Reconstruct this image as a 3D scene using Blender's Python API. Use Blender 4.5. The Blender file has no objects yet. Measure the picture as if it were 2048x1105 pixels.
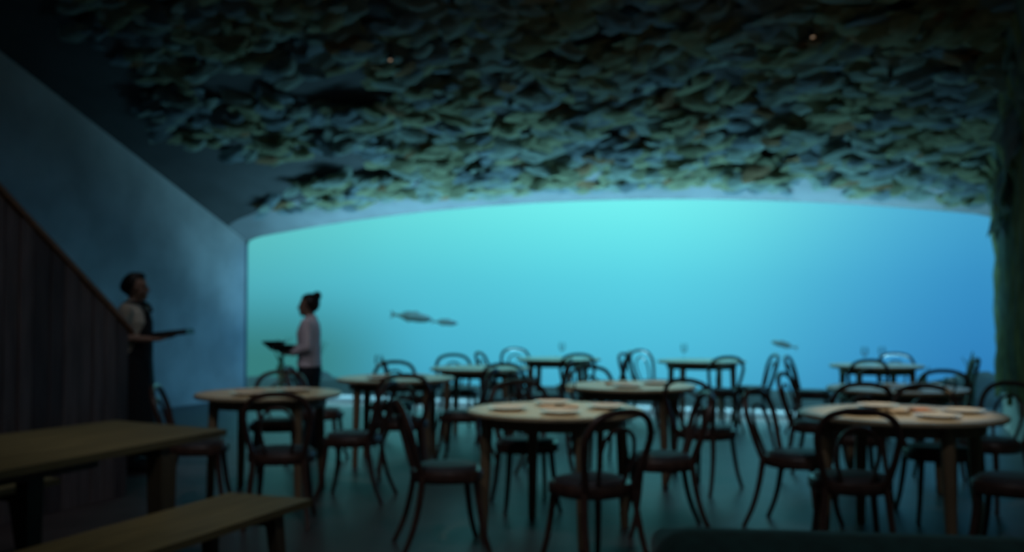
import bpy, bmesh, math, random
from mathutils import Vector, Matrix, Euler, noise

random.seed(7)
PI = math.pi
SC = bpy.context.scene
COL = SC.collection

# ------------------------------------------------------------------ camera
cam_d = bpy.data.cameras.new('camera')
cam_d.sensor_width = 36.0
cam_d.lens = 36.0 * 1991 / 2048
cam_d.clip_end = 400
cam = bpy.data.objects.new('camera', cam_d)
cam.location = (0, 0, 1.40)
cam.rotation_euler = (math.radians(92.0), 0, math.radians(21.0))
COL.objects.link(cam)
SC.camera = cam
# the photograph is out of focus throughout: the lens is focused very close
cam_d.dof.use_dof = True
cam_d.dof.focus_distance = 0.60
cam_d.dof.aperture_fstop = 9.5

# ------------------------------------------------------------------ view, exposure
SC.view_settings.view_transform = 'Standard'
SC.view_settings.look = 'None'
SC.view_settings.gamma = 1.0
SC.view_settings.exposure = 0.0
SC.view_settings.use_curve_mapping = False

# ------------------------------------------------------------------ world: the lit sea all around
W = bpy.data.worlds.new('sea')
SC.world = W
W.use_nodes = True
nt = W.node_tree
for n in list(nt.nodes):
    nt.nodes.remove(n)


def wn(t, **kw):
    n = nt.nodes.new(t)
    for k, v in kw.items():
        setattr(n, k, v)
    return n


def wmath(op, a, b=None):
    n = wn('ShaderNodeMath', operation=op)
    for i, v in enumerate((a, b)):
        if v is None:
            continue
        if isinstance(v, (int, float)):
            n.inputs[i].default_value = v
        else:
            nt.links.new(v, n.inputs[i])
    return n.outputs[0]


def wramp(fac, lo, hi, stops):
    m = wn('ShaderNodeMapRange')
    m.inputs[1].default_value = lo
    m.inputs[2].default_value = hi
    nt.links.new(fac, m.inputs[0])
    r = wn('ShaderNodeValToRGB')
    r.color_ramp.interpolation = 'B_SPLINE' if len(stops) > 2 else 'EASE'
    els = r.color_ramp.elements
    while len(els) < len(stops):
        els.new(0.5)
    for e, (p, c) in zip(els, sorted(stops)):
        e.position = (p - lo) / (hi - lo)
        e.color = (c[0], c[1], c[2], 1)
    nt.links.new(m.outputs[0], r.inputs[0])
    return r.outputs[0]


def wmul(a, b, mode='MULTIPLY', fac=1.0):
    n = wn('ShaderNodeMix', data_type='RGBA', blend_type=mode)
    n.clamp_result = False
    if isinstance(fac, float):
        n.inputs[0].default_value = fac
    else:
        nt.links.new(fac, n.inputs[0])
    for i, v in ((6, a), (7, b)):
        if isinstance(v, tuple):
            n.inputs[i].default_value = v
        else:
            nt.links.new(v, n.inputs[i])
    return n.outputs[2]


tc = wn('ShaderNodeTexCoord')
sp = wn('ShaderNodeSeparateXYZ')
nt.links.new(tc.outputs['Generated'], sp.inputs[0])
az = wmath('MULTIPLY', wmath('ARCTAN2', sp.outputs[0], sp.outputs[1]), 180 / PI)
el = sp.outputs[2]
hor = wramp(az, -60, 30, [
    (-60, (.052, .300, .330)), (-37, (.056, .350, .440)), (-28, (.060, .430, .590)),
    (-15, (.076, .560, .740)), (-8, (.074, .500, .700)), (-2, (.045, .330, .600)),
    (4, (.026, .225, .520)), (30, (.020, .180, .430))])
ver = wramp(el, -0.4, 0.4, [(p_, tuple(q_ / 4 for q_ in c_)) for p_, c_ in [
    (-0.4, (.34, .30, .30)), (-0.2, (.45, .42, .46)), (-0.10, (.74, .70, .80)), (-0.04, (.98, .93, .98)),
    (0.03, (1.35, 1.18, 1.08)), (0.08, (1.95, 1.48, 1.16)), (0.125, (2.6, 1.72, 1.22)), (0.4, (3.4, 2.0, 1.75))]])
up = wn('ShaderNodeMapRange', interpolation_type='SMOOTHSTEP')
for i, v in ((1, 0.15), (2, 1.0), (3, 4.0), (4, 8.0)):
    up.inputs[i].default_value = v
nt.links.new(el, up.inputs[0])
vs_ = wn('ShaderNodeVectorMath', operation='SCALE')
nt.links.new(ver, vs_.inputs[0])
nt.links.new(up.outputs[0], vs_.inputs['Scale'])
sea = wmul(hor, vs_.outputs[0])
mA = wn('ShaderNodeMapRange', interpolation_type='SMOOTHSTEP')
for i, v in ((1, -25.0), (2, -34.0)):
    mA.inputs[i].default_value = v
nt.links.new(az, mA.inputs[0])
mB = wn('ShaderNodeMapRange', interpolation_type='SMOOTHSTEP')
for i, v in ((1, 0.035), (2, -0.05)):
    mB.inputs[i].default_value = v
nt.links.new(el, mB.inputs[0])
deep = wmath('MULTIPLY', mA.outputs[0], wmath('MULTIPLY', mB.outputs[0], 0.9))
sea = wmul(sea, (.035, .19, .175, 1), 'MIX', deep)
# slow murk in the water
nz = wn('ShaderNodeTexNoise')
nz.inputs['Scale'].default_value = 3.0
nz.inputs['Detail'].default_value = 2.0
nt.links.new(tc.outputs['Generated'], nz.inputs['Vector'])
mu = wn('ShaderNodeMapRange')
for i, v in ((3, 0.93), (4, 1.07)):
    mu.inputs[i].default_value = v
nt.links.new(nz.outputs['Fac'], mu.inputs[0])
bg = wn('ShaderNodeBackground')
nt.links.new(sea, bg.inputs[0])
nt.links.new(mu.outputs[0], bg.inputs[1])
wo = wn('ShaderNodeOutputWorld')
nt.links.new(bg.outputs[0], wo.inputs[0])

# daylight portal in the window opening (guides sampling only; it gives no light itself)
pl = bpy.data.lights.new('window_daylight', 'AREA')
pl.shape = 'RECTANGLE'
pl.size = 11.2
pl.size_y = 3.2
pl.cycles.is_portal = True
plo = bpy.data.objects.new('window_daylight', pl)
plo.location = (-4.3, 13.75, 1.55)
plo.rotation_euler = (-PI / 2, 0, 0)
COL.objects.link(plo)


# ------------------------------------------------------------------ materials
def mat(name, col, rough=0.6, noise_amt=0.0, nscale=8.0, stretch=(1, 1, 1), bump=0.0, bscale=None,
        spec=0.5, metal=0.0, col2=None, coat=0.0, sheen=0.0):
    m = bpy.data.materials.new(name)
    m.use_nodes = True
    t = m.node_tree
    b = t.nodes['Principled BSDF']
    b.inputs['Base Color'].default_value = (*col, 1)
    b.inputs['Roughness'].default_value = rough
    b.inputs['Specular IOR Level'].default_value = spec
    b.inputs['Metallic'].default_value = metal
    b.inputs['Coat Weight'].default_value = coat
    b.inputs['Sheen Weight'].default_value = sheen
    if noise_amt or bump or col2:
        c = t.nodes.new('ShaderNodeTexCoord')
        mp = t.nodes.new('ShaderNodeMapping')
        mp.inputs['Scale'].default_value = stretch
        t.links.new(c.outputs['Object'], mp.inputs[0])
        n = t.nodes.new('ShaderNodeTexNoise')
        n.inputs['Scale'].default_value = nscale
        n.inputs['Detail'].default_value = 4
        t.links.new(mp.outputs[0], n.inputs['Vector'])
        c2 = col2 or tuple(max(0, v * (1 - noise_amt)) for v in col)
        c1 = col if col2 else tuple(v * (1 + noise_amt) for v in col)
        r = t.nodes.new('ShaderNodeValToRGB')
        r.color_ramp.elements[0].position = .35
        r.color_ramp.elements[1].position = .65
        r.color_ramp.elements[0].color = (*c2, 1)
        r.color_ramp.elements[1].color = (*c1, 1)
        t.links.new(n.outputs['Fac'], r.inputs[0])
        t.links.new(r.outputs[0], b.inputs['Base Color'])
        if bump:
            n2 = n
            if bscale:
                n2 = t.nodes.new('ShaderNodeTexNoise')
                n2.inputs['Scale'].default_value = bscale
                n2.inputs['Detail'].default_value = 3
                t.links.new(mp.outputs[0], n2.inputs['Vector'])
            bp = t.nodes.new('ShaderNodeBump')
            bp.inputs['Strength'].default_value = bump
            bp.inputs['Distance'].default_value = 0.02
            t.links.new(n2.outputs['Fac'], bp.inputs['Height'])
            t.links.new(bp.outputs[0], b.inputs['Normal'])
    return m


M = {}
M['plaster'] = mat('grey_plaster', (.70, .63, .63), .75, .14, 1.6, (1, 1, 1), .25, 3.0, spec=.3)
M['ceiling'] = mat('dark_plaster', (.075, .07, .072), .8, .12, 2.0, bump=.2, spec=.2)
M['lit_soffit'] = mat('window_lit_plaster', (.27, .25, .26), .75, .12, 2.0, bump=.2, spec=.2)  # ceiling plaster with the window's light put into its colour
M['floor'] = mat('polished_dark_floor', (.095, .076, .076), .45, .15, 2.5, (1, 1, 1), .04, 30, spec=.26)
M['frame'] = mat('grey_metal_frame', (.16, .18, .20), .5, metal=.0)
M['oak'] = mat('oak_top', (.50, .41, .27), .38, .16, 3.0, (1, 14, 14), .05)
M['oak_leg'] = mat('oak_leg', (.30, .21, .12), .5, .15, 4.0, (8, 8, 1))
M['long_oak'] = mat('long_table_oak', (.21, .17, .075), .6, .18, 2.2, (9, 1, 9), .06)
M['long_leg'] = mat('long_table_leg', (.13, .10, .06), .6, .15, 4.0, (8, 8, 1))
M['bent'] = mat('dark_bentwood', (.088, .046, .034), .38, .25, 9, (3, 3, 1), coat=.2)
M['cushion'] = mat('charcoal_cushion', (.06, .06, .068), .6, .12, 60, bump=.1, sheen=.2)
M['plank'] = mat('dark_plank', (.20, .155, .155), .75, .25, 3, (6, 6, .7), .1)
M['plank_b'] = mat('darker_plank', (.11, .088, .092), .75, .25, 3, (6, 6, .7), .1)
M['rail'] = mat('brown_handrail', (.30, .14, .06), .5, .15, 5, (6, 1, 6))
M['step'] = mat('stair_concrete', (.12, .12, .12), .8, .1, 6)
M['leaf_teal'] = mat('teal_felt', (.34, .38, .33), .95, .18, 6, spec=.1)
M['leaf_blue'] = mat('blue_grey_felt', (.26, .30, .32), .95, .18, 6, spec=.1)
M['leaf_olive'] = mat('olive_felt', (.36, .35, .22), .95, .2, 6, spec=.1)
M['leaf_brown'] = mat('brown_felt', (.34, .20, .11), .95, .2, 6, spec=.1)
M['strip_teal'] = mat('teal_wall_felt', (.26, .34, .29), .95, .25, 5, spec=.1)
M['strip_olive'] = mat('olive_wall_felt', (.36, .38, .2), .95, .25, 5, spec=.1)
M['skin'] = mat('skin', (.30, .18, .13), .55)
M['hair'] = mat('dark_hair', (.010, .007, .006), .5, .3, 40)
M['shirt_cream'] = mat('cream_shirt', (.62, .55, .45), .85, .06, 20)
M['shirt_white'] = mat('white_shirt', (.85, .76, .84), .85, .06, 20)
M['black_cloth'] = mat('black_cloth', (.010, .011, .016), .9, .1, 30)
M['navy_cloth'] = mat('navy_cloth', (.012, .016, .026), .9, .1, 30)
M['slate'] = mat('dark_slate', (.025, .024, .025), .5, .2, 12)
M['green_sofa'] = mat('dark_green_velvet', (.012, .055, .05), .9, .2, 20, bump=.1, sheen=.15)
M['china'] = mat('white_china', (.72, .70, .66), .25)
M['linen'] = mat('folded_linen', (.62, .50, .38), .9, .06, 30)
M['rust_linen'] = mat('coral_linen', (.62, .28, .17), .9, .06, 30)
M['seabed'] = mat('seabed_rock', (.085, .07, .065), .95, .35, 1.3, bump=.6)
M['kelp'] = mat('kelp', (.12, .13, .08), .8, .25, 3)
M['fish'] = mat('fish_skin', (.55, .48, .42), .7, .2, 6)
M['lamp_black'] = mat('lamp_black', (.02, .02, .02), .5)
M['eye'] = mat('eye_dark', (.02, .015, .012), .2)


def glass_mat(name, glossy, tint):
    m = bpy.data.materials.new(name)
    m.use_nodes = True
    t = m.node_tree
    for n in list(t.nodes):
        t.nodes.remove(n)
    tr = t.nodes.new('ShaderNodeBsdfTransparent')
    tr.inputs[0].default_value = (*tint, 1)
    g = t.nodes.new('ShaderNodeBsdfGlossy')
    g.inputs['Roughness'].default_value = .03
    f = t.nodes.new('ShaderNodeFresnel')
    f.inputs[0].default_value = 1.3
    mu_ = t.nodes.new('ShaderNodeMath')
    mu_.operation = 'MULTIPLY'
    mu_.inputs[1].default_value = glossy
    t.links.new(f.outputs[0], mu_.inputs[0])
    mx = t.nodes.new('ShaderNodeMixShader')
    t.links.new(mu_.outputs[0], mx.inputs[0])
    t.links.new(tr.outputs[0], mx.inputs[1])
    t.links.new(g.outputs[0], mx.inputs[2])
    o = t.nodes.new('ShaderNodeOutputMaterial')
    t.links.new(mx.outputs[0], o.inputs[0])
    return m


M['pane'] = glass_mat('acrylic_pane', .15, (.99, 1, 1))
M['wineglass'] = glass_mat('clear_glass', 1.2, (.96, .97, .97))
lens_m = bpy.data.materials.new('warm_lens')
lens_m.use_nodes = True
lb = lens_m.node_tree.nodes['Principled BSDF']
lb.inputs['Emission Color'].default_value = (1, .55, .25, 1)
lb.inputs['Emission Strength'].default_value = .25
M['lens'] = lens_m
led_m = bpy.data.materials.new('added_cool_led')
led_m.use_nodes = True
lb = led_m.node_tree.nodes['Principled BSDF']
lb.inputs['Emission Color'].default_value = (.30, .78, 1, 1)
lb.inputs['Emission Strength'].default_value = 1.0
M['led'] = led_m
LED_W = 190.0
for mn_ in ('leaf_teal', 'leaf_blue', 'leaf_olive', 'leaf_brown', 'strip_teal', 'strip_olive'):
    # thin felt lets some light through
    t_ = M[mn_].node_tree
    pb = t_.nodes['Principled BSDF']
    tl = t_.nodes.new('ShaderNodeBsdfTranslucent')
    src_ = pb.inputs['Base Color'].links[0].from_socket
    t_.links.new(src_, tl.inputs[0])
    mx_ = t_.nodes.new('ShaderNodeMixShader')
    mx_.inputs[0].default_value = .35
    t_.links.new(pb.outputs[0], mx_.inputs[1])
    t_.links.new(tl.outputs[0], mx_.inputs[2])
    t_.links.new(mx_.outputs[0], t_.nodes['Material Output'].inputs[0])


# ------------------------------------------------------------------ helpers
def link_mesh(name, me, m, parent=None):
    o = bpy.data.objects.new(name, me)
    COL.objects.link(o)
    if m is not None:
        me.materials.append(M[m] if isinstance(m, str) else m)
    if parent is not None:
        o.parent = parent
    return o


def build(name, bm, m, parent=None, smooth=True, bevel=0.0, angle=40):
    if bevel > 0:
        sharp = [e for e in bm.edges if e.is_manifold and e.calc_face_angle(0) > math.radians(30)]
        bmesh.ops.bevel(bm, geom=sharp, offset=bevel, segments=2, affect='EDGES', profile=.5)
    bmesh.ops.recalc_face_normals(bm, faces=bm.faces)
    me = bpy.data.meshes.new(name)
    for f in bm.faces:
        f.smooth = smooth
    bm.to_mesh(me)
    bm.free()
    if smooth:
        me.set_sharp_from_angle(angle=math.radians(angle))
    return link_mesh(name, me, m, parent)


def tag(o, label, cat, group=None, kind=None):
    o['label'] = label
    o['category'] = cat
    if group:
        o['group'] = group
    if kind:
        o['kind'] = kind
    return o


def empty(name, loc=(0, 0, 0), rz=0.0):
    o = bpy.data.objects.new(name, None)
    o.empty_display_size = .1
    o.location = loc
    o.rotation_euler = (0, 0, rz)
    COL.objects.link(o)
    return o


def copy_tree(o, parent=None):
    c = o.copy()
    COL.objects.link(c)
    if parent is not None:
        c.parent = parent
    for ch in list(o.children):
        copy_tree(ch, c)
    return c


def structure(o):
    o['kind'] = 'structure'
    return o


def box(bm, x0, x1, y0, y1, z0, z1):
    vs = [bm.verts.new(p) for p in ((x0, y0, z0), (x1, y0, z0), (x1, y1, z0), (x0, y1, z0),
                                    (x0, y0, z1), (x1, y0, z1), (x1, y1, z1), (x0, y1, z1))]
    for q in ((0, 3, 2, 1), (4, 5, 6, 7), (0, 1, 5, 4), (1, 2, 6, 5), (2, 3, 7, 6), (3, 0, 4, 7)):
        bm.faces.new([vs[i] for i in q])
    return vs


def tube(bm, pts, radii, seg=8, cap=True, flat=None):
    pts = [Vector(p) for p in pts]
    if isinstance(radii, (int, float)):
        radii = [radii] * len(pts)
    up = Vector((0, 0, 1))
    t0 = (pts[1] - pts[0]).normalized()
    n = t0.cross(up)
    if n.length < .1:
        n = t0.cross(Vector((0, 1, 0)))
    n.normalize()
    rings = []
    for i, p in enumerate(pts):
        a = pts[max(i - 1, 0)]
        b = pts[min(i + 1, len(pts) - 1)]
        t = (b - a).normalized()
        n = (n - t * n.dot(t)).normalized()
        bb = t.cross(n)
        r = radii[i]
        rx, ry = (r, r) if flat is None else (r, r * flat)
        rings.append([bm.verts.new(p + n * (math.cos(2 * PI * k / seg) * rx) + bb * (math.sin(2 * PI * k / seg) * ry))
                      for k in range(seg)])
    for i in range(len(rings) - 1):
        for k in range(seg):
            bm.faces.new((rings[i][k], rings[i][(k + 1) % seg], rings[i + 1][(k + 1) % seg], rings[i + 1][k]))
    if cap:
        bm.faces.new(rings[0][::-1])
        bm.faces.new(rings[-1])
    return rings


def spline(pts, n=6):
    """Catmull-Rom through pts"""
    P = [Vector(p) for p in pts]
    P = [P[0] * 2 - P[1]] + P + [P[-1] * 2 - P[-2]]
    out = []
    for i in range(1, len(P) - 2):
        for k in range(n):
            t = k / n
            a, b, c, d = P[i - 1], P[i], P[i + 1], P[i + 2]
            out.append(.5 * ((2 * b) + (c - a) * t + (2 * a - 5 * b + 4 * c - d) * t * t + (3 * b - a - 3 * c + d) * t ** 3))
    out.append(P[-2])
    return out


def lathe(bm, prof, seg=24, cx=0, cy=0):
    rings = []
    for r, z in prof:
        if r < 1e-5:
            rings.append([bm.verts.new((cx, cy, z))])
        else:
            rings.append([bm.verts.new((cx + r * math.cos(2 * PI * k / seg), cy + r * math.sin(2 * PI * k / seg), z))
                          for k in range(seg)])
    for a, b in zip(rings, rings[1:]):
        for k in range(seg):
            k2 = (k + 1) % seg
            if len(a) == 1 and len(b) == 1:
                continue
            if len(a) == 1:
                bm.faces.new((a[0], b[k2], b[k]))
            elif len(b) == 1:
                bm.faces.new((a[k], a[k2], b[0]))
            else:
                bm.faces.new((a[k], a[k2], b[k2], b[k]))


def prism(bm, poly, axis, a, b):
    """extrude 2D polygon along axis ('x': poly is (y,z); 'y': (x,z); 'z': (x,y))"""
    def P(u, v, w):
        return {'x': (w, u, v), 'y': (u, w, v), 'z': (u, v, w)}[axis]
    A = [bm.verts.new(P(u, v, a)) for u, v in poly]
    B = [bm.verts.new(P(u, v, b)) for u, v in poly]
    n = len(poly)
    bm.faces.new(A[::-1])
    bm.faces.new(B)
    for i in range(n):
        bm.faces.new((A[i], A[(i + 1) % n], B[(i + 1) % n], B[i]))


# ------------------------------------------------------------------ room shell
XL, XR, YF, YB = -9.80, 1.22, 13.50, -3.0


def ceil_z(x, y):
    return 2.60 + .40 * (1 - ((x + 4.3) / 5.5) ** 2) + .40 * (13.45 - y)


bm = bmesh.new()
box(bm, XL - .2, XR + .2, YB - .2, YF + .04, -.2, 0)
structure(build('floor', bm, 'floor', smooth=False))

for nm, x0, x1 in (('wall_left', XL - .2, XL), ('wall_right', XR, XR + .2)):
    bm = bmesh.new()
    xi = XL if x1 == XL else XR
    prism(bm, [(YB - .2, 0), (YF + .02, 0), (YF + .02, ceil_z(xi, YF + .02) + .1), (YB - .2, ceil_z(xi, YB - .2) + .1)], 'x', x0, x1)
    o = structure(build(nm, bm, 'plaster', smooth=False))
    if nm == 'wall_right':
        wall_right = o
bm = bmesh.new()
box(bm, XL - .2, XR + .2, YB - .2, YB, 0, 9.6)
structure(build('wall_back', bm, 'plaster', smooth=False))

# vaulted ceiling rising away from the window, with rounded left edge
bm = bmesh.new()
NX, NY = 44, 34
lo, hi = [], []
for j in range(NY + 1):
    y = YB - .1 + (YF + .11 - YB) * j / NY
    ra, rb = [], []
    for i in range(NX + 1):
        x = (XL + XR) / 2 - (XR - XL + .2) / 2 * math.cos(PI * i / NX)
        z = ceil_z(min(max(x, XL), XR), y)
        e = min(x - XL, XR - x)
        if e < .30:
            z -= .05 * (1 - max(e, 0) / .30) ** 2
        ra.append(bm.verts.new((x, y, z)))
        rb.append(bm.verts.new((x, y, z + .25)))
    lo.append(ra)
    hi.append(rb)
for j in range(NY):
    for i in range(NX):
        bm.faces.new((lo[j][i], lo[j][i + 1], lo[j + 1][i + 1], lo[j + 1][i]))
        bm.faces.new((hi[j][i], hi[j + 1][i], hi[j + 1][i + 1], hi[j][i + 1]))
for j in range(NY):
    bm.faces.new((lo[j][0], lo[j + 1][0], hi[j + 1][0], hi[j][0]))
    bm.faces.new((lo[j][NX], hi[j][NX], hi[j + 1][NX], lo[j + 1][NX]))
for i in range(NX):
    bm.faces.new((lo[0][i], hi[0][i], hi[0][i + 1], lo[0][i + 1]))
    bm.faces.new((lo[NY][i], lo[NY][i + 1], hi[NY][i + 1], hi[NY][i]))
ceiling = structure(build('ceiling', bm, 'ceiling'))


# ceiling band between leaves and glass, painted paler to stand in for window light
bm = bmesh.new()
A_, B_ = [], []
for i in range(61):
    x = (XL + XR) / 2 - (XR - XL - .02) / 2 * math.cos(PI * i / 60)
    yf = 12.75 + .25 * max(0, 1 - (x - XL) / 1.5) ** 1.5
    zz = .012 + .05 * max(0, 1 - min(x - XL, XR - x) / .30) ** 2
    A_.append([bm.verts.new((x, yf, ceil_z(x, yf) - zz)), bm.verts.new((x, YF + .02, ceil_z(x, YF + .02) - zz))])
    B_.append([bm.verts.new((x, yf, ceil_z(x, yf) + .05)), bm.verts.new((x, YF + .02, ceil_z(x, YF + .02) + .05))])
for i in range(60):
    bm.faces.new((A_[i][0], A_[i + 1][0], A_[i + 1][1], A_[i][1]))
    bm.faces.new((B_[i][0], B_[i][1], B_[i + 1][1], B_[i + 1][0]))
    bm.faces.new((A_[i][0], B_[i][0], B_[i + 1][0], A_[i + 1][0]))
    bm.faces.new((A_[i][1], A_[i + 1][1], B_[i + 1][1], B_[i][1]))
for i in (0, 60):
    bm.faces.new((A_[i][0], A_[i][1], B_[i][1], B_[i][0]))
structure(build('trim_1', bm, 'lit_soffit'))


# window wall: a ring round the wide arched opening
def opening(inset, rtop=.16, rbot=.05):
    pts = []
    xl, xr, zb = XL + inset, XR - inset, .03 + inset * .3
    top = lambda x: 2.60 + .40 * (1 - ((x + 4.3) / 5.5) ** 2) - inset
    pts += [(xl, zb), (xr, zb)]
    n = 6
    zr = top(xr)
    for k in range(n + 1):
        a = PI / 2 * k / n
        pts.append((xr - rtop + rtop * math.cos(a), zr - rtop + rtop * math.sin(a)))
    for k in range(1, 40):
        x = xr - rtop + (xl - xr + 2 * rtop) * k / 40
        pts.append((x, top(x)))
    zl = top(xl)
    for k in range(n + 1):
        a = PI / 2 * (1 + k / n)
        pts.append((xl + rtop + rtop * math.cos(a), zl - rtop + rtop * math.sin(a)))
    return pts


def ring(bm, inner, outer, y0, y1):
    n = len(inner)
    L = [[bm.verts.new((x, y, z)) for x, z in pl_] for pl_, y in ((inner, y0), (outer, y0), (inner, y1), (outer, y1))]
    for i in range(n):
        j = (i + 1) % n
        bm.faces.new((L[0][i], L[0][j], L[1][j], L[1][i]))
        bm.faces.new((L[2][i], L[3][i], L[3][j], L[2][j]))
        bm.faces.new((L[0][i], L[2][i], L[2][j], L[0][j]))
        bm.faces.new((L[1][i], L[1][j], L[3][j], L[3][i]))


inner = opening(.0)
outer = []
for x, z in inner:
    ox = XL - .25 if x < XL + .05 else (XR + .25 if x > XR - .05 else x)
    oz = -.2 if z < .1 else z + .7
    outer.append((ox, oz))
bm = bmesh.new()
ring(bm, inner, outer, YF + .0, YF + .05)
structure(build('wall_front', bm, 'plaster', smooth=False))
bm = bmesh.new()
ring(bm, opening(.007), opening(-.004), YF - .012, YF + .03)
win = structure(build('window_1', bm, 'frame', smooth=False))
bm = bmesh.new()
prism(bm, opening(.005), 'y', YF + .0, YF + .02)
build('window_pane', bm, 'pane', win, smooth=False)

# added strip light along the foot of the window, brightening ceiling and leaves above
led = empty('added_foot_light', (-4.3, 13.41, 0))
tag(led, 'low grey metal curb with an added strip light along the foot of the wide window', 'added light strip')
for nm_, a_, b_, z_ in (('curb', -.085, -.060, .125), ('back_lip', .060, .075, .125), ('channel_base', -.060, .060, .108)):
    bm = bmesh.new()
    box(bm, -5.35, 5.35, a_, b_, 0, z_)
    build(nm_, bm, 'frame', led, smooth=False)
bm = bmesh.new()
box(bm, -5.35, 5.35, -.135, -.085, .115, .125)
build('hood', bm, 'frame', led, smooth=False)
td = bpy.data.lights.new('toe_glow', 'AREA')
td.shape = 'RECTANGLE'
td.size = 10.6
td.size_y = .03
td.energy = 21
td.color = (.36, .86, 1.0)
to_ = bpy.data.objects.new('toe_glow', td)
to_.location = (0, -.112, .112)
COL.objects.link(to_)
to_.parent = led
bm = bmesh.new()
box(bm, -5.33, 5.33, -.03, .03, .108, .114)
build('added_light_strip', bm, 'led', led, smooth=False)
ld = bpy.data.lights.new('added_strip_glow', 'AREA')
ld.shape = 'RECTANGLE'
ld.size = 9.2
ld.size_y = .06
ld.energy = LED_W
ld.spread = math.radians(104)
ld.color = (.24, .74, 1.0)
lo_ = bpy.data.objects.new('added_strip_glow', ld)
lo_.location = (.15, 0, .118)
lo_.rotation_euler = (PI, 0, 0)
COL.objects.link(lo_)
lo_.parent = led

# ------------------------------------------------------------------ seabed outside
bm = bmesh.new()
g = []
for j in range(46):
    row = []
    y = 13.9 + 26 * (j / 45) ** 1.5
    for i in range(70):
        x = -26 + 44 * i / 69
        dy = y - 13.9
        h = -.16 - .03 * dy * dy + .22 * noise.noise(Vector((x * .55, y * .55, 0))) + .09 * noise.noise(Vector((x * 2, y * 2, 5)))
        h += .38 * math.exp(-((dy - 1.4) / 1.0) ** 2)
        row.append(bm.verts.new((x, y, max(h, -6))))
    g.append(row)
for j in range(45):
    for i in range(69):
        bm.faces.new((g[j][i], g[j][i + 1], g[j + 1][i + 1], g[j + 1][i]))
structure(build('seabed', bm, 'seabed'))


def rock(loc, s, label, seed):
    b = bmesh.new()
    bmesh.ops.create_icosphere(b, subdivisions=3, radius=1)
    for v in b.verts:
        d = 1 + .28 * noise.noise(v.co * 1.3 + Vector((seed, 0, 0))) + .12 * noise.noise(v.co * 3.5 + Vector((0, seed, 0)))
        v.co = Vector((v.co.x * s[0], v.co.y * s[1], v.co.z * s[2])) * d
    o = build('sea_rock', b, 'seabed')
    o.location = loc
    tag(o, label, 'rock')
    return o


rock((1.0, 15.6, -.1), (.85, .6, .62), 'dim blue rock outside the window, low at its right end', 3)
rock((-.75, 15.2, -.2), (.6, .45, .42), 'dim low rock outside, behind the farthest right-row table', 9)
rock((-9.9, 15.4, -.2), (1.0, .6, .55), 'dim teal rock outside the window at its left corner', 14)
rock((-7.7, 15.0, -.25), (.8, .5, .42), 'low teal rock outside, behind the waiter at the window', 22)


def kelp(loc, h, n, label, seed):
    rnd = random.Random(seed)
    root = empty('kelp_plant', loc)
    tag(root, label, 'seaweed', 'faint seaweed outside the window')
    for k in range(n):
        b = bmesh.new()
        ang = rnd.uniform(0, 2 * PI)
        hh = h * rnd.uniform(.6, 1)
        lean = rnd.uniform(.05, .22)
        L = []
        for i in range(9):
            t = i / 8
            w = .035 * math.sin(PI * (.12 + .86 * t)) + .004
            sway = .05 * math.sin(t * 6 + ang)
            c = Vector((math.cos(ang) * lean * t * t * hh + sway * .6, math.sin(ang) * lean * t * t * hh + sway * .3, hh * t))
            d = Vector((-math.sin(ang), math.cos(ang), 0)) * w
            nn = Vector((math.cos(ang), math.sin(ang), 0)) * .006
            L.append([b.verts.new(c - d), b.verts.new(c + nn), b.verts.new(c + d), b.verts.new(c - nn)])
        for i in range(8):
            for q in range(4):
                b.faces.new((L[i][q], L[i][(q + 1) % 4], L[i + 1][(q + 1) % 4], L[i + 1][q]))
        b.faces.new(L[0][::-1])
        b.faces.new(L[-1])
        build('frond', b, 'kelp', root)
    return root


kelp((-9.95, 14.75, .05), .95, 7, 'faint seaweed outside the window nearest its left edge', 1)
kelp((-9.3, 14.9, .05), .85, 6, 'faint seaweed outside, a little right of the left window edge', 2)
kelp((.95, 14.8, .10), .75, 7, 'faint seaweed outside the window near its right edge', 3)
kelp((.35, 14.45, .05), .65, 6, 'faint seaweed outside, left of the dim blue rock', 4)


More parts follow.
